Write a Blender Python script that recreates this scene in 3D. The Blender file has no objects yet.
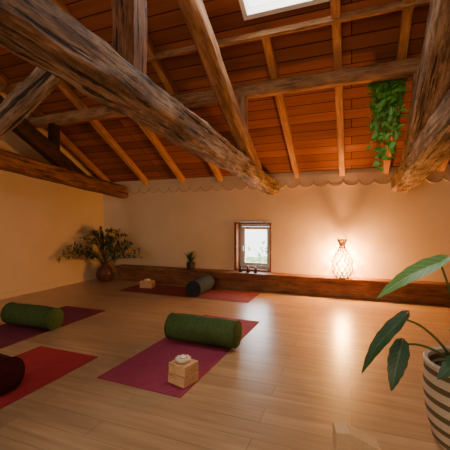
import bpy, bmesh, math, random
from mathutils import Vector, Matrix, noise
random.seed(7)
D = bpy.data
C = bpy.context.scene.collection

# ---------------------------------------------------------------- materials
def newmat(name):
    m = D.materials.new(name); m.use_nodes = True
    nt = m.node_tree
    for n in list(nt.nodes): nt.nodes.remove(n)
    out = nt.nodes.new('ShaderNodeOutputMaterial')
    b = nt.nodes.new('ShaderNodeBsdfPrincipled')
    nt.links.new(b.outputs[0], out.inputs[0])
    return m, nt, b
def ramp(nt, stops):
    r = nt.nodes.new('ShaderNodeValToRGB')
    el = r.color_ramp.elements
    el[0].position, el[0].color = stops[0][0], (*stops[0][1], 1)
    el[1].position, el[1].color = stops[-1][0], (*stops[-1][1], 1)
    for p, c in stops[1:-1]:
        e = el.new(p); e.color = (*c, 1)
    return r
def coords(nt, scale=(1,1,1), rot=(0,0,0)):
    tc = nt.nodes.new('ShaderNodeTexCoord'); mp = nt.nodes.new('ShaderNodeMapping')
    mp.inputs['Scale'].default_value = scale; mp.inputs['Rotation'].default_value = rot
    nt.links.new(tc.outputs['Object'], mp.inputs[0]); return mp
def noisetex(nt, mp, scale, detail=5, rough=.6, dist=0):
    n = nt.nodes.new('ShaderNodeTexNoise'); n.inputs['Scale'].default_value = scale
    n.inputs['Detail'].default_value = detail; n.inputs['Roughness'].default_value = rough
    n.inputs['Distortion'].default_value = dist
    nt.links.new(mp.outputs[0], n.inputs['Vector']); return n
def bump(nt, b, src, strength, dist=.01):
    bp = nt.nodes.new('ShaderNodeBump'); bp.inputs['Strength'].default_value = strength
    bp.inputs['Distance'].default_value = dist
    nt.links.new(src, bp.inputs['Height']); nt.links.new(bp.outputs[0], b.inputs['Normal'])
def mixmul(nt, a, c, fac=1, mode='MULTIPLY'):
    mix = nt.nodes.new('ShaderNodeMix'); mix.data_type = 'RGBA'; mix.blend_type = mode
    mix.inputs[0].default_value = fac
    nt.links.new(a, mix.inputs[6]); nt.links.new(c, mix.inputs[7]); return mix.outputs[2]
def simple(name, c1, c2=None, scale=8, rough=.8, bstr=.2, bscale=None, sc=(1,1,1), metal=0, spec=.3):
    m, nt, b = newmat(name)
    c2 = c2 or tuple(x*.75 for x in c1)
    mp = coords(nt, sc); n = noisetex(nt, mp, scale)
    r = ramp(nt, [(.3, c2), (.7, c1)])
    nt.links.new(n.outputs[0], r.inputs[0]); nt.links.new(r.outputs[0], b.inputs['Base Color'])
    b.inputs['Roughness'].default_value = rough; b.inputs['Metallic'].default_value = metal
    b.inputs['Specular IOR Level'].default_value = spec
    if bstr:
        n2 = noisetex(nt, mp, bscale or scale*4)
        bump(nt, b, n2.outputs[0], bstr)
    return m
def timber(name, dark, mid, light, old=False, rough=.75, bs=.7):
    m, nt, b = newmat(name)
    # broad tonal patches, fibre streaks and drying cracks
    mpa = coords(nt, (1.8, 5, 5)); na = noisetex(nt, mpa, 1.5, 7, .65, .3)
    mpb = coords(nt, (2.6, 38, 38)); nb = noisetex(nt, mpb, 1.5, 9, .75, .5)
    ad = nt.nodes.new('ShaderNodeMath'); ad.operation = 'ADD'
    nt.links.new(na.outputs[0], ad.inputs[0]); nt.links.new(nb.outputs[0], ad.inputs[1])
    hf = nt.nodes.new('ShaderNodeMath'); hf.operation = 'MULTIPLY'; hf.inputs[1].default_value = .5
    nt.links.new(ad.outputs[0], hf.inputs[0])
    r = ramp(nt, [(.38, dark), (.49, mid), (.60, light)])
    nt.links.new(hf.outputs[0], r.inputs[0])
    mpc = coords(nt, (.8, 17, 17)); nc = noisetex(nt, mpc, 2.0, 6, .6, .35)
    r2 = ramp(nt, [(.40, (.05,.04,.035)), (.43, (1,1,1))])
    nt.links.new(nc.outputs[0], r2.inputs[0])
    col = mixmul(nt, r.outputs[0], r2.outputs[0], .92 if old else .3)
    nt.links.new(col, b.inputs['Base Color'])
    b.inputs['Roughness'].default_value = rough
    b.inputs['Specular IOR Level'].default_value = .25
    ad2 = nt.nodes.new('ShaderNodeMath'); ad2.operation = 'ADD'
    nt.links.new(hf.outputs[0], ad2.inputs[0]); nt.links.new(r2.outputs[0], ad2.inputs[1])
    bump(nt, b, ad2.outputs[0], bs, .018)
    return m
def planks(name, width, length, c1, c2, gap, grain=(1, 18, 18), rough=.4, gapw=.004, bs=.15, spec=.4, gfac=.8):
    m, nt, b = newmat(name)
    mp = coords(nt)
    br = nt.nodes.new('ShaderNodeTexBrick')
    br.inputs['Scale'].default_value = 1; br.inputs['Brick Width'].default_value = length
    br.inputs['Row Height'].default_value = width; br.inputs['Mortar Size'].default_value = gapw
    br.inputs['Mortar Smooth'].default_value = .2; br.offset = .37
    br.inputs['Color1'].default_value = (*c1, 1); br.inputs['Color2'].default_value = (*c2, 1)
    br.inputs['Mortar'].default_value = (*gap, 1)
    nt.links.new(mp.outputs[0], br.inputs['Vector'])
    mp2 = nt.nodes.new('ShaderNodeMapping'); mp2.inputs['Scale'].default_value = grain
    nt.links.new(mp.outputs[0], mp2.inputs[0])
    n = noisetex(nt, mp2, 1.5, 8, .65, .3)
    r = ramp(nt, [(.3, (.58,.53,.48)), (.7, (1.12,1.1,1.08))])
    nt.links.new(n.outputs[0], r.inputs[0])
    nt.links.new(mixmul(nt, br.outputs['Color'], r.outputs[0], gfac), b.inputs['Base Color'])
    b.inputs['Roughness'].default_value = rough; b.inputs['Specular IOR Level'].default_value = spec
    inv = nt.nodes.new('ShaderNodeMath'); inv.operation = 'MULTIPLY_ADD'
    inv.inputs[1].default_value = -1; inv.inputs[2].default_value = 1
    nt.links.new(br.outputs['Fac'], inv.inputs[0])
    ad = nt.nodes.new('ShaderNodeMath'); ad.operation = 'MULTIPLY_ADD'; ad.inputs[1].default_value = .15
    nt.links.new(n.outputs[0], ad.inputs[0]); nt.links.new(inv.outputs[0], ad.inputs[2])
    bump(nt, b, ad.outputs[0], bs, .008)
    return m
def leafmat(name, c, cv, rough=.45):
    m, nt, b = newmat(name)
    uv = nt.nodes.new('ShaderNodeUVMap'); sp = nt.nodes.new('ShaderNodeSeparateXYZ')
    nt.links.new(uv.outputs[0], sp.inputs[0])
    def mth(op, a, b_=None, c_=None):
        q = nt.nodes.new('ShaderNodeMath'); q.operation = op
        for i, v in enumerate((a, b_, c_)):
            if v is None: continue
            if isinstance(v, (int, float)): q.inputs[i].default_value = v
            else: nt.links.new(v, q.inputs[i])
        return q.outputs[0]
    au = mth('ABSOLUTE', mth('SUBTRACT', sp.outputs[0], .5))
    ph = mth('SUBTRACT', sp.outputs[1], mth('MULTIPLY', au, .5))
    vein = mth('GREATER_THAN', mth('SINE', mth('MULTIPLY', ph, 55)), .88)
    mid = mth('LESS_THAN', au, .03)
    fac = mth('MAXIMUM', mth('MULTIPLY', vein, .5), mid)
    mix = nt.nodes.new('ShaderNodeMix'); mix.data_type = 'RGBA'
    nt.links.new(fac, mix.inputs[0])
    mix.inputs[6].default_value = (*c, 1); mix.inputs[7].default_value = (*cv, 1)
    nt.links.new(mix.outputs[2], b.inputs['Base Color'])
    b.inputs['Roughness'].default_value = rough
    return m
def emis(name, col, st):
    m, nt, b = newmat(name)
    b.inputs['Base Color'].default_value = (*col, 1)
    b.inputs['Emission Color'].default_value = (*col, 1); b.inputs['Emission Strength'].default_value = st
    return m

M_OLD = timber('aged_timber', (.04,.021,.012), (.18,.108,.062), (.43,.30,.195), True, bs=1.0)
M_OLDW = timber('aged_timber_warm', (.05,.02,.008), (.19,.075,.028), (.33,.145,.058), True)
M_DARK = timber('dark_timber', (.015,.007,.004), (.045,.018,.009), (.085,.034,.015), True)
M_RAFT = timber('rafter_wood', (.24,.10,.03), (.44,.20,.066), (.56,.29,.105), bs=.25, rough=.6)
M_PURL = timber('purlin_wood', (.11,.052,.022), (.28,.14,.062), (.44,.24,.115), bs=.4)
M_CEIL = planks('ceiling_boards', .17, 9.5, (.33,.115,.05), (.19,.062,.027), (.022,.008,.004), grain=(.5,10,10), rough=.75, gapw=.006, bs=.35, spec=.12, gfac=.7)
M_FLOOR = planks('oak_floor', .16, 1.4, (.48,.315,.17), (.395,.255,.135), (.22,.135,.07), grain=(1,14,14), rough=.31, gapw=.0022, bs=.05, gfac=.8)
M_WALL = simple('plaster', (.70,.51,.30), (.64,.465,.265), 2.5, .9, .25, 22)
M_FASC = simple('painted_fascia', (.68,.50,.30), (.6,.43,.25), 5, .8, .1)
M_FEDGE = simple('fascia_edging', (.42,.27,.14), (.36,.22,.11), 5, .8, .1)
M_LEDGE = timber('ledge_wood', (.09,.03,.011), (.20,.075,.027), (.30,.13,.05), bs=.2, rough=.5)
M_WHITE = simple('white_paint', (.8,.78,.72), (.74,.71,.65), 6, .45, .03)
M_PLUM = simple('mat_plum', (.30,.042,.08), (.25,.032,.065), 14, .85, .5, 150)
M_RED = simple('mat_red', (.38,.028,.034), (.31,.02,.025), 14, .85, .5, 150)
M_WINE = simple('mat_wine', (.16,.024,.05), (.13,.018,.04), 14, .85, .5, 150)
M_BRN = simple('mat_brown', (.22,.04,.037), (.17,.03,.028), 14, .85, .5, 150)
M_GREEN = simple('bolster_green', (.075,.115,.036), (.05,.082,.024), 30, .95, .6, 220, spec=.1)
M_GREY = simple('bolster_slate', (.038,.045,.045), (.022,.028,.029), 30, .95, .6, 220, spec=.1)
M_MAROON = simple('bolster_maroon', (.055,.01,.016), (.032,.006,.01), 30, .95, .6, 220, spec=.1)
M_BLOCK = timber('block_wood', (.52,.28,.12), (.60,.36,.18), (.68,.43,.22), bs=.06, rough=.55)
M_CORK = simple('wedge_cork_lightened', (.74,.50,.28), (.62,.40,.21), 60, .8, .3, 120)  # colour lightened to make up for dim light on the front face
M_CREAM = simple('cream_ceramic', (.78,.66,.5), (.7,.58,.43), 10, .4, .05)
M_CANDLE = simple('candle_wax', (.85,.8,.68), (.8,.74,.6), 10, .5, .02)
M_RATTAN = simple('lantern_wicker', (.26,.13,.05), (.17,.08,.03), 20, .6, .2)
M_BULB = emis('bulb_glow', (1,.66,.3), 30)
M_LEAFD = leafmat('leaf_dark', (.02,.068,.022), (.06,.14,.04))
M_LEAFL = leafmat('leaf_light', (.13,.32,.08), (.35,.52,.2))
M_LEAFY = leafmat('leaf_olive', (.22,.19,.05), (.30,.26,.09), .6)
M_LEAFF = leafmat('leaf_fern', (.12,.42,.06), (.22,.52,.11), .5)
M_STEM = simple('stem_green', (.12,.16,.05), (.08,.1,.03), 12, .6, .1)
M_TWIG = simple('twig', (.13,.08,.04), (.08,.045,.02), 12, .8, .2)
M_VASE = simple('vase_brown', (.12,.04,.025), (.07,.024,.014), 6, .35, .1)
M_DPOT = simple('pot_dark', (.05,.045,.04), (.03,.028,.025), 8, .5, .1)
M_SOIL = simple('soil', (.05,.03,.02), (.02,.012,.008), 30, 1, .9)
M_BLOOM = simple('bloom_yellow', (.7,.5,.18), (.6,.36,.1), 20, .7, .1)
M_BOT = simple('bottle_dark', (.05,.035,.03), (.03,.02,.02), 10, .25, 0)
M_HANDLE = simple('metal_handle', (.6,.58,.52), None, 10, .3, 0, metal=1)
# striped woven pot
M_STR, nt, b = newmat('striped_basket')
mp = coords(nt); sp = nt.nodes.new('ShaderNodeSeparateXYZ'); nt.links.new(mp.outputs[0], sp.inputs[0])
q = nt.nodes.new('ShaderNodeMath'); q.operation = 'MULTIPLY'; q.inputs[1].default_value = 2*math.pi/.072
nt.links.new(sp.outputs[2], q.inputs[0])
s = nt.nodes.new('ShaderNodeMath'); s.operation = 'SINE'; nt.links.new(q.outputs[0], s.inputs[0])
sh = nt.nodes.new('ShaderNodeMath'); sh.operation='MULTIPLY_ADD'; sh.inputs[1].default_value=.5; sh.inputs[2].default_value=.5
nt.links.new(s.outputs[0], sh.inputs[0])
r = ramp(nt, [(.30, (.13,.10,.04)), (.42, (.60,.50,.36))]); nt.links.new(sh.outputs[0], r.inputs[0])
nt.links.new(r.outputs[0], b.inputs['Base Color']); b.inputs['Roughness'].default_value = .85
n2 = noisetex(nt, coords(nt, (1,1,3)), 90, 2); bump(nt, b, n2.outputs[0], .6, .006)
# glass
def mixtrans(name, fac, other):
    m = D.materials.new(name); m.use_nodes = True
    nt = m.node_tree
    for n in list(nt.nodes): nt.nodes.remove(n)
    o = nt.nodes.new('ShaderNodeOutputMaterial'); mx = nt.nodes.new('ShaderNodeMixShader')
    t = nt.nodes.new('ShaderNodeBsdfTransparent')
    g = other(nt); mx.inputs[0].default_value = fac
    nt.links.new(t.outputs[0], mx.inputs[1]); nt.links.new(g.outputs[0], mx.inputs[2]); nt.links.new(mx.outputs[0], o.inputs[0])
    return m
def _gl(nt):
    g = nt.nodes.new('ShaderNodeBsdfGlossy'); g.inputs['Roughness'].default_value = .02; return g
def _em(nt):
    g = nt.nodes.new('ShaderNodeEmission'); g.inputs[0].default_value=(1,.54,.18,1); g.inputs[1].default_value=16; return g
M_GLASS = mixtrans('window_glass', .06, _gl)
M_LINER = mixtrans('lit_lantern_cloth', .4, _em)

# ---------------------------------------------------------------- mesh helpers
class MB:
    def __init__(s): s.v=[]; s.f=[]; s.m=[]; s.uv={}
    def add(s, vs, fs, mi=0, uvs=None):
        o=len(s.v); s.v += [tuple(v) for v in vs]
        for k, f in enumerate(fs):
            s.f.append(tuple(i+o for i in f)); s.m.append(mi)
        if uvs:
            for i, u in enumerate(uvs): s.uv[o+i]=u
    def box(s, a, b, mi=0):
        x0,y0,z0=a; x1,y1,z1=b
        s.add([(x0,y0,z0),(x1,y0,z0),(x1,y1,z0),(x0,y1,z0),(x0,y0,z1),(x1,y0,z1),(x1,y1,z1),(x0,y1,z1)],
              [(3,2,1,0),(4,5,6,7),(0,1,5,4),(1,2,6,5),(2,3,7,6),(3,0,4,7)], mi)
    def lathe(s, prof, n=32, mi=0, off=(0,0,0), axis='Z'):
        vs=[]; fs=[]
        for r,z in prof:
            for i in range(n):
                a=2*math.pi*i/n
                p=(r*math.cos(a), r*math.sin(a), z)
                if axis=='X': p=(p[2],p[0],p[1])
                vs.append((p[0]+off[0],p[1]+off[1],p[2]+off[2]))
        for j in range(len(prof)-1):
            for i in range(n):
                k=(i+1)%n; fs.append((j*n+i,j*n+k,(j+1)*n+k,(j+1)*n+i))
        s.add(vs,fs,mi)
    def tube(s, pts, r0, r1=None, n=7, mi=0):
        r1 = r0 if r1 is None else r1
        pts=[Vector(p) for p in pts]; vs=[]; fs=[]; L=len(pts)
        for i,p in enumerate(pts):
            d=(pts[min(i+1,L-1)]-pts[max(i-1,0)]).normalized()
            up=Vector((0,0,1)) if abs(d.z)<.9 else Vector((1,0,0))
            a=d.cross(up).normalized(); c=d.cross(a)
            r=r0+(r1-r0)*i/(L-1)
            for k in range(n):
                t=2*math.pi*k/n; vs.append(p+a*r*math.cos(t)+c*r*math.sin(t))
        for i in range(L-1):
            for k in range(n):
                q=(k+1)%n; fs.append((i*n+k,i*n+q,(i+1)*n+q,(i+1)*n+k))
        fs.append(tuple(range(n))[::-1]); fs.append(tuple((L-1)*n+k for k in range(n)))
        s.add(vs,fs,mi)
    def leaf(s, base, tip, width, arch=.1, mi=0, nrm=(0,0,1), shape='oval', wav=.0, nl=10, fold=.15, nw=4):
        base=Vector(base); tip=Vector(tip); d=tip-base; L=d.length; d.normalize()
        nr=Vector(nrm); side=d.cross(nr)
        if side.length<1e-3: side=d.cross(Vector((1,0,0)))
        side.normalize(); up=side.cross(d).normalized()
        vs=[]; uv=[]; fs=[]; m=2*nw+1
        for i in range(nl+1):
            t=i/nl
            if shape=='heart': w=(math.sin(math.pi*min(1,t**.62))**.75)*(1-.15*t)
            elif shape=='blade': w=(1-t)**.6*(.5+.5*min(1,t*6))
            else: w=math.sin(math.pi*t**.85)**.85
            w=max(w,.02)*width/2
            if wav: w*=1+wav*math.sin(t*34)
            c=base+d*(L*t)+up*(arch*L*math.sin(math.pi*t))
            for k in range(m):
                x=(k-nw)/nw
                back = -d*(.16*L*abs(x)*(1-t)**3) if shape=='heart' else Vector((0,0,0))
                z=fold*abs(x)*w*1.0 + (wav*.5*w*math.sin(t*25+x)*abs(x) if wav else 0)
                vs.append(c+side*(x*w)+up*z+back); uv.append((.5+x*.5,t))
        for i in range(nl):
            for k in range(m-1):
                fs.append((i*m+k,i*m+k+1,(i+1)*m+k+1,(i+1)*m+k))
        s.add(vs,fs,mi,uv)
    def obj(s, name, mats, parent=None, loc=(0,0,0), rot=None, smooth=True, bevel=0):
        me=D.meshes.new(name); me.from_pydata(s.v,[],s.f)
        for m in (mats if isinstance(mats,(list,tuple)) else [mats]): me.materials.append(m)
        for i,p in enumerate(me.polygons): p.material_index=s.m[i]
        if s.uv:
            ul=me.uv_layers.new(name='UVMap')
            for l in me.loops: ul.data[l.index].uv=s.uv.get(l.vertex_index,(0,0))
        bm=bmesh.new(); bm.from_mesh(me)
        if not s.uv: bmesh.ops.recalc_face_normals(bm, faces=bm.faces)
        bm.to_mesh(me); bm.free()
        o=D.objects.new(name,me); C.objects.link(o)
        o.location=loc
        if rot is not None: o.rotation_euler=rot
        if parent: o.parent=parent
        if smooth:
            for p in me.polygons: p.use_smooth=True
            try: me.set_sharp_from_angle(angle=math.radians(40))
            except Exception: pass
        if bevel:
            b=o.modifiers.new('bevel','BEVEL'); b.width=bevel; b.segments=2; b.limit_method='ANGLE'
        return o
def empty(name, loc=(0,0,0), rotz=0):
    e=D.objects.new(name,None); C.objects.link(e); e.location=loc; e.rotation_euler=(0,0,rotz); e.empty_display_size=.1
    return e

def beam(name, p0, p1, w, h, mat, parent=None, rough=.012, seed=0, round_=.03, taper=1.0, sag=0):
    p0=Vector(p0); p1=Vector(p1)
    L=(p1-p0).length; d=(p1-p0).normalized()
    up=Vector((0,0,1)) if abs(d.z)<.95 else Vector((0,1,0))
    y=up.cross(d).normalized(); z=d.cross(y)
    mtx=Matrix((d,y,z)).transposed().to_4x4(); mtx.translation=p0
    ring=[]; q=5
    def side(a,b_):
        for i in range(q): ring.append((a[0]+(b_[0]-a[0])*i/q, a[1]+(b_[1]-a[1])*i/q))
    W,H=w/2,h/2; r=round_
    cs=[((-W+r,-H),(W-r,-H)),((W,-H+r),(W,H-r)),((W-r,H),(-W+r,H)),((-W,H-r),(-W,-H+r))]
    for a,b_ in cs: side(a,b_); ring.append(b_)
    n=len(ring); seg=max(6,int(L/(.06 if rough>.01 else .15))); vs=[]; fs=[]
    for i in range(seg+1):
        t=i/seg; k=1+(taper-1)*t
        for (a,b_) in ring:
            v=Vector((L*t,a*k,b_*k - sag*math.sin(math.pi*t)))
            if rough:
                nn=noise.noise_vector(Vector((v.x*1.1+seed*7,v.y*2,v.z*2)))*rough*1.5+noise.noise_vector(Vector((v.x*6+seed,v.y*16,v.z*16)))*rough*.9
                v+=Vector((0,nn.y,nn.z))
            vs.append(v)
    for i in range(seg):
        for k in range(n):
            kk=(k+1)%n; fs.append((i*n+k,i*n+kk,(i+1)*n+kk,(i+1)*n+k))
    fs.append(tuple(range(n))); fs.append(tuple(seg*n+k for k in range(n)))
    m=MB(); m.add(vs,fs); o=m.obj(name,mat)
    o.matrix_world=mtx
    if parent: o.parent=parent
    return o

# ---------------------------------------------------------------- room shell
XL, XR, YB, YR = -5.06, 4.0, 5.77, -4.77
ZE, YM, SL = 2.06, .5, .56           # eaves height, ridge y, slope
def roofz(y): return ZE+SL*(YB-y) if y>YM else ZE+SL*(y-YR)
m=MB(); m.box((XL-.3,YR-.3,-.15),(XR+.3,YB+.3,0)); m.obj('floor',M_FLOOR,smooth=False)
NX0,NX1,NZ0,NZ1=-2.03,-1.33,.31,1.20
m=MB(); T=YB+.35
m.box((XL-.3,YB,0),(NX0,T,ZE+.02)); m.box((NX1,YB,0),(XR+.3,T,ZE+.02))
m.box((NX0,YB,0),(NX1,T,NZ0)); m.box((NX0,YB,NZ1),(NX1,T,ZE+.02))
m.obj('wall_back',M_WALL,smooth=False)
prof=[(YB,0),(YB,ZE),(YM,roofz(YM)),(YR,ZE),(YR,0)]
for nm,x0,x1 in (('wall_left',XL-.3,XL),('wall_right',XR,XR+.3)):
    m=MB(); vs=[(x0,y,z) for y,z in prof]+[(x1,y,z) for y,z in prof]
    fs=[(0,1,2,3,4),(9,8,7,6,5)]+[(i,(i+1)%5,5+(i+1)%5,5+i) for i in range(5)]
    m.add(vs,fs); m.obj(nm,M_WALL,smooth=False)
RX0,RX1,RZ0,RZ1=-1.9,-.1,.8,1.9
m=MB(); T2=YR-.3
m.box((XL-.3,T2,0),(RX0,YR,ZE+.02)); m.box((RX1,T2,0),(XR+.3,YR,ZE+.02))
m.box((RX0,T2,0),(RX1,YR,RZ0)); m.box((RX0,T2,RZ1),(RX1,YR,ZE+.02))
m.obj('wall_rear',M_WALL,smooth=False)
g=empty('window_2',(-1,YR-.15,RZ0))
m=MB(); w=(RX1-RX0)/2; hh=RZ1-RZ0
for x in (-w,-.03,w-.06): m.box((x,-.03,0),(x+.06,.03,hh))
m.box((-w,-.03,0),(w,.03,.06)); m.box((-w,-.03,hh-.06),(w,.03,hh)); m.obj('frame',M_WHITE,g,smooth=False,bevel=.005)

ang=math.atan(SL)
def slab(name, front, holes):
    L=(YB-YM)/math.cos(ang)+.35
    m=MB(); W0,W1=XL-.3,XR+.3
    holes=sorted(holes)
    x=W0
    for (hx0,hx1,hy0,hy1) in holes:
        m.box((x,0,0),(hx0,L,.06)); m.box((hx0,0,0),(hx1,hy0,.06)); m.box((hx0,hy1,0),(hx1,L,.06)); x=hx1
    m.box((x,0,0),(W1,L,.06))
    o=m.obj(name,M_CEIL,smooth=False)
    o.location=(0,YM,roofz(YM))
    o.rotation_euler=(-ang,0,0 if front else math.pi)
    return o
def sl(y): return (y-YM)/math.cos(ang)
SK=(-1.08,-.20,sl(2.3),sl(3.40))
slab('ceiling',True,[SK])
slab('ceiling_rear',False,[(-1.0,.4,1.6,2.9)])
def skylight(name, hx0,hx1,hy0,hy1, front):
    e=empty(name,(0,YM,roofz(YM))); e.rotation_euler=(-ang,0,0 if front else math.pi)
    m=MB(); t=.05
    m.box((hx0,hy0,-.03),(hx0+t,hy1,.14)); m.box((hx1-t,hy0,-.03),(hx1,hy1,.14))
    m.box((hx0+t,hy0,-.03),(hx1-t,hy0+t,.14)); m.box((hx0+t,hy1-t,-.03),(hx1-t,hy1,.14))
    m.obj('frame',M_WHITE,e,smooth=False,bevel=.004)
    m=MB(); m.box((hx0+t,hy0+t,.09),(hx1-t,hy1-t,.10)); m.obj('glass',M_GLASS,e,smooth=False)
    return e
skylight('skylight',*SK,True); skylight('skylight',-1.0,.4,1.6,2.9,False)

par=empty('roof_rafters')
for i,x in enumerate([-4.86,-3.93,-3.09,-2.3,-1.6,-.88,-.147,.5,1.25,2.0,2.75,3.5]):
    ofs=.055; w=.09
    segs=[(YM+.05,2.22),(3.5,YB-.01)] if SK[0]<x<SK[1] else [(YM+.05,YB-.01)]
    for a,b_ in segs:
        beam(f'rafter_{i+1}',(x,a,roofz(a)-ofs*1.15),(x,b_,roofz(b_)-ofs*1.15),w,.10,M_RAFT,par,rough=.003,seed=i,round_=.006)
    beam(f'rafter_rear_{i+1}',(x,YM-.05,roofz(YM-.05)-ofs),(x,YR+.02,roofz(YR+.02)-ofs),w,.10,M_RAFT,par,rough=.003,seed=i,round_=.006)
YP=4.0
beam('roof_purlin',(XL+.01,YP,roofz(YP)-.20),(XR-.01,YP,roofz(YP)-.20),.14,.17,M_PURL,seed=3,rough=.005)
beam('trimmer_joist',(XL+.01,3.5,roofz(3.5)-.09),(XR-.01,3.5,roofz(3.5)-.09),.06,.07,M_PURL,seed=5,rough=.003,round_=.01)
beam('roof_purlin',(XL+.01,-2.6,roofz(-2.6)-.22),(XR-.01,-2.6,roofz(-2.6)-.22),.16,.2,M_PURL,seed=6,rough=.005)
beam('ridge_beam',(XL+.01,YM,roofz(YM)-.25),(XR-.01,YM,roofz(YM)-.25),.2,.26,M_PURL,seed=4)

def truss(x, tz0, tz1, tw, th, pw, ph, mt, mp_, post=True, seed=0, pmat=None, rg=.014):
    e=empty('roof_truss',(0,0,0))
    beam('tie_beam',(x,YR+.01,tz1),(x,YB-.01,tz0),tw,th,mt,e,rough=rg,seed=seed,round_=.035)
    def pz(y): return 2.02+.55*(4.47-y)
    yk=.5
    beam('principal_rafter',(x,yk,pz(yk)),(x,4.72,pz(4.72)),pw,ph,mp_,e,rough=.011,seed=seed+1)
    beam('principal_rafter_rear',(x,yk,pz(yk)),(x,2*yk-4.5,pz(4.5)+.1),pw,ph,mp_,e,rough=.011,seed=seed+2)
    if post:
        yp=1.72; zt=tz0+(tz1-tz0)*(YB-yp)/(YB-YR)
        beam('queen_post',(x,yp,zt+th/2-.04),(x,yp,pz(yp)),.17,.19,pmat or mp_,e,rough=.011,seed=seed+3)
    beam('purlin_cleat',(x,YP,pz(YP)),(x,YP,roofz(YP)-.27),pw*.8,.14,mp_,e,rough=.005,seed=seed+4)
    return e
tr=truss(-1.30,1.80,2.36,.22,.24,.17,.19,M_OLD,M_PURL,True,1,M_OLDW,.018)
beam('knee_brace',(-1.4,1.26,1.98),(-2.3,1.35,1.60),.10,.13,M_OLD,tr,seed=31,rough=.01)
truss(-4.5,1.82,2.76,.22,.24,.2,.22,M_OLDW,M_DARK,False,11,None,.009)
truss(.70,1.78,2.30,.25,.27,.24,.26,M_OLD,M_OLD,False,21)

# ---------------------------------------------------------------- scalloped fascia
m=MB(); zt,zb,R=2.0,1.885,.115
pts=[]; xx=XL+.02
while xx+2*R<XR:
    for i in range(9):
        a=math.pi-math.pi*i/8
        pts.append((xx+R+R*math.cos(a), zb-R*.85*math.sin(a)))
    xx+=2*R+.004
n=len(pts); vs=[]
for yy in (YB-.03,YB-.002):
    for (a,b_) in pts: vs.append((a,yy,b_))
    for (a,b_) in pts: vs.append((a,yy,zt))
fs=[]
for i in range(n-1):
    fs.append((i,i+1,n+i+1,n+i)); fs.append((2*n+i,3*n+i,3*n+i+1,2*n+i+1)); fs.append((i,2*n+i,2*n+i+1,i+1)); fs.append((n+i,n+i+1,3*n+i+1,3*n+i))
m.add(vs,fs)
m.tube([(a,YB-.032,b_+.004) for a,b_ in pts],.006,n=5,mi=1)
m.obj('trim_1',[M_FASC,M_FEDGE],smooth=False)
# ledge along back wall
e=empty('wall_ledge',(-.5,YB-.1,0))
m=MB(); m.box((-4.0,-.13,.0),(4.48,.095,.265)); m.obj('plinth',M_LEDGE,e,smooth=False,bevel=.004)
m=MB(); m.box((-4.02,-.17,.267),(4.49,.095,.305)); m.obj('top_board',M_LEDGE,e,smooth=False,bevel=.006)
m=MB(); m.box((XL+.002,YR+.02,.002),(XL+.02,YB-.01,.09)); m.obj('baseboard_left',M_WALL,smooth=False,bevel=.003)

# ---------------------------------------------------------------- niche window
e=empty('window_1',((NX0+NX1)/2,YB,NZ0)); W=(NX1-NX0)/2; H=NZ1-NZ0
m=MB()
m.box((-W+.001,-.015,.0),(-W+.05,.22,H-.001)); m.box((W-.03,-.015,0),(W-.001,.22,H-.001)); m.box((-W+.05,-.015,H-.04),(W-.03,.22,H-.001)); m.box((-W+.05,-.01,0.0),(W-.03,.22,.03))
m.obj('oak_lining',M_LEDGE,e,smooth=False,bevel=.005)
m=MB(); f=.045; x0,x1,z0,z1=-W+.05,W-.03,.03,H-.04
for (a,b_,c,d_) in ((x0,x0+f,z0,z1),(x1-f,x1,z0,z1),(x0+f,x1-f,z0,z0+f),(x0+f,x1-f,z1-f,z1)):
    m.box((a,.20,c),(b_,.26,d_))
f2=.05; a0,a1,c0,c1=x0+f+.004,x1-f-.004,z0+f+.004,z1-f-.004
for (a,b_,c,d_) in ((a0,a0+f2,c0,c1),(a1-f2,a1,c0,c1),(a0+f2,a1-f2,c0,c0+f2),(a0+f2,a1-f2,c1-f2,c1)):
    m.box((a,.185,c),(b_,.235,d_))
m.obj('casement',M_WHITE,e,smooth=False,bevel=.004)
m=MB(); m.box((a0+f2,.205,c0+f2),(a1-f2,.21,c1-f2)); m.obj('glass',M_GLASS,e,smooth=False)
m=MB(); m.tube([(a0+.02,.185,H*.5),(a0+.02,.15,H*.5),(a0+.02,.15,H*.5-.09)],.007); m.obj('handle',M_HANDLE,e)
# garden outside
m=MB(); m.box((-30,YB+1,-3.3),(20,40,-3.2)); m.obj('garden_lawn',simple('grass',(.4,.52,.22),(.3,.42,.16),3,1,.5),smooth=False)
m=MB()
for k in range(1700):
    c=Vector((random.gauss(-5.0,1.4),random.gauss(14,1.0),max(-2.4,random.gauss(-1.6,.7))))
    d=Vector((random.uniform(-1,1),random.uniform(-1,1),random.uniform(-.8,1))).normalized()*.28
    m.leaf(c,c+d,.2,nl=2,nw=1,nrm=(random.random(),random.random(),1))
m.tube([(-4.5,14,-3.19),(-4.6,14,-1.8),(-4.8,14,-.8)],.12,.05,mi=1)
m.obj('garden_tree',[leafmat('tree_leaf_hazed',(.55,.68,.42),(.62,.74,.48)),M_TWIG])  # outdoor haze is put into the pale leaf colour

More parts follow.
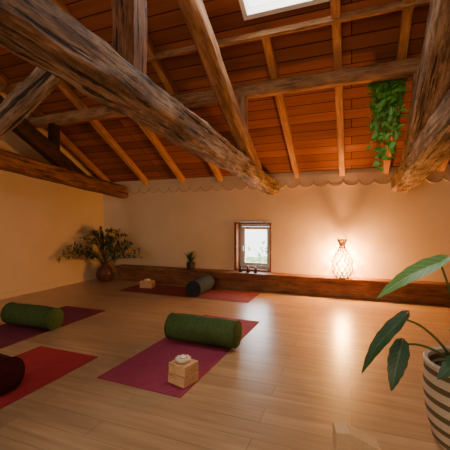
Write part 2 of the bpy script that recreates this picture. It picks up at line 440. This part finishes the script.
# ---------------------------------------------------------------- yoga mats
def mat(x0,x1,y0,y1,mt,rz=0,th=.006):
    cx,cy=(x0+x1)/2,(y0+y1)/2; a,b_=(x1-x0)/2,(y1-y0)/2
    m=MB(); vs=[];fs=[]; n=24; k=6
    long_y = b_>a
    for i in range(n+1):
        for j in range(k+1):
            u=-1+2*i/n; v=-1+2*j/k
            X,Y=(v*a,u*b_) if long_y else (u*a,v*b_)
            vs.append((X,Y,th+.0015*abs(noise.noise(Vector((X*3,Y*3,cx))))))
    N=len(vs); vs+= [(p[0],p[1],.0008) for p in vs[:]]
    g=k+1
    for i in range(n):
        for j in range(k):
            q=(i*g+j,(i+1)*g+j,(i+1)*g+j+1,i*g+j+1); fs.append(q); fs.append(tuple(t+N for t in q[::-1]))
    for i in range(n):
        for j in (0,k): fs.append((i*g+j,(i+1)*g+j,(i+1)*g+j+N,i*g+j+N))
    for j in range(k):
        for i in (0,n): fs.append((i*g+j,i*g+j+1,i*g+j+1+N,i*g+j+N))
    m.add(vs,fs); return m.obj('yoga_mat',mt,loc=(cx,cy,0),rot=(0,0,rz),smooth=True)
mat(-1.80,-1.06,2.0,3.86,M_PLUM,-.03)
mat(-3.8,-3.1,1.78,3.58,M_WINE)
mat(-2.8,-2.1,.5,2.33,M_RED)
mat(-3.8,-1.43,4.7,5.4,M_BRN)
# ---------------------------------------------------------------- bolsters
def bolster(cx,cy,L,R,rz,mt,z0=.012):
    e=empty('yoga_bolster',(cx,cy,z0+R*.96),rz)
    m=MB(); h=L/2; prof=[(.001,-h-.012),(R*.35,-h-.012),(R*.8,-h-.006),(R*.93,-h+.004)]
    k=20
    for i in range(k+1):
        t=-1+2*i/k
        prof.append((R*(1.0-.05*t**4+.008*math.sin(i*2.3)), t*(h-.02)))
    prof+=[(R*.93,h-.004),(R*.8,h+.006),(R*.35,h+.012),(.001,h+.012)]
    m.lathe(prof,48,axis='X')
    vs=[]
    for v in m.v:
        v=Vector(v); nn=noise.noise(Vector((v.x*6+cx,v.y*9,v.z*9)))*.006
        rr=Vector((0,v.y,v.z)); 
        if rr.length>.02: v+=rr.normalized()*nn
        if v.z<-R*.95: v.z=-R*.95
        vs.append(tuple(v))
    m.v=vs
    m.obj('cushion',mt,e)
    m=MB()
    for sx in (-h,h):
        pts=[(sx*.985,R*.965*math.cos(a),max(-R*.9,R*.965*math.sin(a))) for a in [2*math.pi*i/40 for i in range(41)]]
        m.tube(pts,.005,n=6)
    m.tube([(h+.01,-.05,.0),(h+.028,-.03,.0),(h+.03,0,0),(h+.028,.03,.0),(h+.01,.05,0)],.006,n=6)
    m.obj('piping',mt,e); return e
bolster(-1.37,2.96,.73,.13,-.02,M_GREEN)
bolster(-3.42,2.74,.72,.12,.0,M_GREEN)
bolster(-2.55,1.60,.66,.125,0,M_MAROON)
bolster(-2.36,5.03,.66,.13,math.pi/2+.05,M_GREY)

# ---------------------------------------------------------------- blocks and candles
def candle(e_loc):
    e=empty('tealight_holder',e_loc)
    m=MB()
    m.lathe([(.001,0),(.035,0),(.05,.006),(.057,.02),(.052,.028),(.035,.03),(.03,.02),(.001,.018)],32)
    m.obj('bowl',M_CREAM,e)
    m=MB()
    for i in range(9):
        a=2*math.pi*i/9
        m.leaf((.03*math.cos(a),.03*math.sin(a),.018),(.062*math.cos(a),.062*math.sin(a),.030),.034,arch=-.1,nl=5)
    m.obj('petals',M_CREAM,e)
    m=MB(); m.lathe([(.001,.012),(.02,.012),(.021,.034),(.019,.036),(.001,.035)],24); m.tube([(0,0,.034),(.001,0,.044)],.0015); m.obj('candle',M_CANDLE,e)
    return e
def block(x,y,z,rz,sx=.17,sy=.155,sz=.074):
    m=MB(); m.box((-sx/2,-sy/2,0),(sx/2,sy/2,sz)); return m.obj('yoga_block',M_BLOCK,loc=(x,y,z),rot=(0,0,rz),smooth=False,bevel=.006)
block(-1.175,2.19,.0085,-.3); block(-1.173,2.192,.0845,-.25,.166,.152)
candle((-1.175,2.19,.159))
block(-3.47,5.1,.0085,.1,.24,.14,.12)
candle((-3.47,5.1,.129))
m=MB(); m.add([(-.11,-.05,0),(.12,-.05,0),(.12,.05,0),(-.11,.05,0),(-.11,-.05,.10),(-.11,.05,.10),(.12,-.05,.02),(.12,.05,.02),(-.04,-.05,.10),(-.04,.05,.10)],
 [(0,1,6,8,4),(3,5,9,7,2),(0,4,5,3),(1,2,7,6),(6,7,9,8),(8,9,5,4),(0,3,2,1)])
m.obj('yoga_wedge',M_CORK,loc=(.02,1.89,.001),rot=(0,0,.25),smooth=False,bevel=.004)

# ---------------------------------------------------------------- wicker lantern
LX,LY,LZ=-.14,5.60,.306
e=empty('wicker_lantern',(LX,LY,LZ))
prof=[(.085,0),(.12,.04),(.15,.11),(.16,.19),(.152,.27),(.125,.345),(.088,.41),(.055,.46),(.036,.51),(.045,.55),(.07,.60)]
def pr(t):
    f=t*(len(prof)-1); i=min(int(f),len(prof)-2); f-=i
    return (prof[i][0]*(1-f)+prof[i+1][0]*f, prof[i][1]*(1-f)+prof[i+1][1]*f)
m=MB()
for sgn in (1,-1):
    for k in range(12):
        pts=[]
        for i in range(41):
            t=i/40; r,z=pr(t); a=2*math.pi*k/12+sgn*t*3.0
            pts.append((r*math.cos(a),r*math.sin(a),z))
        m.tube(pts,.0075,n=5)
for t,rr in ((0,.009),(.1,.006),(.72,.007),(.8,.009),(1,.008)):
    r,z=pr(t); m.tube([(r*math.cos(2*math.pi*i/32),r*math.sin(2*math.pi*i/32),z+.009) for i in range(33)],rr,n=6)
m.tube([(.065,0,.60),(.055,0,.645),(0,0,.67),(-.055,0,.645),(-.065,0,.60)],.005,n=6)
m.obj('wicker_cage',M_RATTAN,e)
m=MB(); m.lathe([(.001,0.002),(.08,.002),(.08,.012),(.02,.016),(.018,.1),(.001,.1)],24); m.obj('base',M_RATTAN,e)
m=MB(); m.lathe([(pr(t)[0]*.93,pr(t)[1]+.004) for t in [k/24*.74+.03 for k in range(25)]],32); m.obj('cloth_liner',M_LINER,e)
m=MB(); m.lathe([(.001,.10),(.02,.105),(.04,.14),(.047,.18),(.04,.22),(.02,.245),(.001,.25)],24); m.obj('bulb',M_BULB,e)
l=D.lights.new('lantern_light','POINT'); l.energy=680; l.color=(1,.44,.11); l.shadow_soft_size=.05
lo=D.objects.new('lantern_light',l); C.objects.link(lo); lo.parent=e; lo.location=(0,0,.32)

# ---------------------------------------------------------------- ledge trinkets
for i,x in enumerate((-1.86,-1.72,-1.58)):
    m=MB(); h=.10+.015*(i%2)
    m.lathe([(.001,0),(.026,0),(.03,.01),(.03,h*.5),(.022,h*.68),(.010,h*.76),(.010,h*.92),(.014,h*.93),(.014,h),(.001,h)],20)
    m.obj('small_bottle',M_BOT,loc=(x,5.62,.306))
e=empty('potted_spider_plant',(-2.88,5.66,.306))
m=MB(); m.lathe([(.001,0),(.06,0),(.075,.05),(.078,.12),(.07,.125),(.062,.11),(.001,.108)],24); m.obj('pot',M_DPOT,e)
m=MB()
for i in range(60):
    a=random.uniform(0,2*math.pi); R=random.uniform(.03,.2); zz=random.uniform(.2,.36)
    b0=(.02*math.cos(a),.02*math.sin(a),.11); tp=(R*math.cos(a),min(R*math.sin(a),.08),zz)
    m.leaf(b0,tp,.03,arch=.15,shape='blade',nl=6,nw=1)
m.obj('leaves',M_LEAFD,e)
# ---------------------------------------------------------------- flower arrangement in corner
e=empty('dried_flower_arrangement',(-4.68,5.38,0))
m=MB(); m.lathe([(.001,0),(.09,0),(.15,.06),(.17,.15),(.15,.24),(.09,.31),(.07,.35),(.085,.38),(.075,.38),(.06,.34),(.06,.2),(.001,.1)],36)
m.obj('vase',M_VASE,e)
m=MB(); tw=MB(); bl=MB()
for i in range(44):
    u=random.uniform(-1,1)
    ht=.5+.66*(1-abs(u)**1.8)*random.uniform(.5,1)
    if u<0: ex,ey=u*.26,u*.9+random.uniform(-.1,.1)
    else:  ex,ey=u*.95,random.uniform(-.3,.15)
    pts=[]
    for k in range(9):
        t=k/8; pts.append(Vector((ex*t**1.3, min(ey*t**1.3,.22), .34+(ht-.34)*math.sin(t*math.pi*.55))))
    tw.tube(pts,.004,.002,n=5)
    for k in range(3,9):
        for s_ in range(4):
            p=pts[k]+Vector([random.uniform(-.02,.02) for _ in range(3)])
            d=Vector((random.uniform(-1,1),random.uniform(-1,.6),random.uniform(-.3,1))).normalized()*random.uniform(.07,.13)
            if p.x+d.x<-.34 : d.x=abs(d.x)
            if p.y+d.y>.33: d.y=-abs(d.y)
            m.leaf(p,p+d,.036,nl=4,nw=1,mi=random.choice((0,0,1)))
    if i%3==0:
        for s_ in range(8):
            p=pts[8]+Vector([random.uniform(-.035,.035) for _ in range(3)])
            bl.lathe([(.001,-.018),(.018,0),(.001,.018)],6,off=tuple(p))
m.obj('foliage',[M_LEAFD,M_LEAFY],e); tw.obj('twigs',M_TWIG,e); bl.obj('blooms',M_BLOOM,e)

# ---------------------------------------------------------------- hanging ivy
e=empty('hanging_ivy',(.40,4.26,2.86))
pot=MB(); pot.lathe([(.001,-.1),(.05,-.1),(.07,0),(.06,0),(.05,-.03),(.001,-.03)],20); pot.tube([(.06,0,0),(.01,-.08,.05)],.003,n=5); pot.tube([(-.06,0,0),(-.01,-.08,.05)],.003,n=5); pot.obj('pot',M_DPOT,e)
m=MB(); tw=MB()
for i in range(34):
    a=2*math.pi*i/34*5; R=random.uniform(.05,.16); dn=(.1,.35,.6,.8,.98)[i%5]+random.uniform(-.08,.05)
    drift=random.uniform(-.07,.03)
    pts=[Vector((R*math.cos(a)*min(1,t*2.2)+drift*t+.02*math.sin(t*9+i), R*math.sin(a)*min(1,t*2.2), .08*math.sin(t*3)-dn*t*t)) for t in [k/12 for k in range(13)]]
    tw.tube(pts,.003,n=4)
    for p in pts[1:]:
        for s_ in range(2):
            q=p+Vector([random.uniform(-.025,.025) for _ in range(3)])
            d=Vector((random.uniform(-1,1),random.uniform(-1,1),random.uniform(-1,.5))).normalized()*random.uniform(.07,.12)
            m.leaf(q,q+d,.052,nl=4,nw=1,nrm=(0,-1,.6))
m.obj('leaves',M_LEAFF,e); tw.obj('vines',M_STEM,e)

# ---------------------------------------------------------------- foreground plant
PX,PY=.61,2.10
e=empty('potted_alocasia',(PX,PY,0))
m=MB(); m.lathe([(.001,0.001),(.17,.001),(.195,.03),(.225,.15),(.24,.3),(.235,.42),(.24,.45),(.23,.462),(.215,.45),(.205,.38),(.001,.38)],56)
m.obj('basket',M_STR,e)
m=MB(); m.lathe([(.001,.395),(.1,.4),(.205,.385)],24); m.obj('soil',M_SOIL,e)
lf=MB(); st=MB()
def L(base,tip,w,mi,root=(0,0),arch=.08,nrm=(0,-.6,.8),shape='heart',wav=.05,lift=.12,fold=.15):
    b=Vector(base)-Vector((PX,PY,0)); t=Vector(tip)-Vector((PX,PY,0))
    lf.leaf(b,t,w,arch,mi,nrm,shape,wav,nl=22,fold=fold)
    r0=Vector((root[0],root[1],.39)); mid=(r0+b)/2+Vector((0,0,lift))
    pts=[]
    for k in range(11):
        q=k/10; pts.append(r0*(1-q)**2+mid*2*q*(1-q)+b*q*q)
    st.tube(pts,.009,.005,n=7)
L((.44,2.06,.985),(.13,2.03,.77),.105,1,(-.03,0),.08)
L((.26,2.03,.67),(.05,1.95,.37),.09,0,(-.06,.02),.10,(-.5,-.7,.5))
L((.245,1.96,.55),(.19,1.89,.33),.10,0,(-.06,-.04),.08,(-.2,-1,.3))
L((.55,1.85,.62),(.42,1.80,.70),.09,1,(-.02,-.06),.08)
L((.50,1.86,.56),(.37,1.78,.47),.09,0,(-.05,-.05),.1,(-.2,-.7,.6))
L((.75,2.1,.95),(1.0,2.0,.75),.15,0,(.05,0))
L((.7,2.3,.9),(.8,2.6,.8),.15,1,(.03,.05))
lf.obj('leaves',[M_LEAFD,M_LEAFL],e); st.obj('stems',M_STEM,e)

# ---------------------------------------------------------------- lights & world
w=D.worlds.new('World'); bpy.context.scene.world=w; w.use_nodes=True
bg=w.node_tree.nodes['Background']; bg.inputs[0].default_value=(.97,.98,1,1); bg.inputs[1].default_value=5.0
def area(name,loc,rot,sx,sy,en,col):
    l=D.lights.new(name,'AREA'); l.shape='RECTANGLE'; l.size=sx; l.size_y=sy; l.energy=en; l.color=col
    o=D.objects.new(name,l); C.objects.link(o); o.location=loc; o.rotation_euler=rot; return o
area('skylight_daylight',(-.64,2.85,roofz(2.85)+.3),(-ang,0,0),.8,1.0,50,(1,.93,.85))
area('rear_skylight_fill',(.3,-1.5,roofz(-1.5)+.2),(ang,0,0),1.3,1.2,35,(1,.84,.66))  # ambient fill lamp, added over the unseen rear skylight
area('rear_window_fill',(-1,YR-.05,1.35),(math.radians(98),0,0),1.7,1.0,85,(1,.76,.5))  # warm fill light added behind the camera, set in the unseen rear window
area('window_daylight',(-1.68,YB+.5,.8),(math.radians(-90),0,0),.55,.75,20,(.95,.98,1))

# ---------------------------------------------------------------- camera
cd=D.cameras.new('camera'); cd.sensor_width=36; cd.lens=26.4; cd.shift_y=-.0067; cd.clip_start=.02
co=D.objects.new('camera',cd); C.objects.link(co)
co.location=(0,0,1.2); co.rotation_euler=(math.radians(90),0,math.radians(21))
bpy.context.scene.camera=co
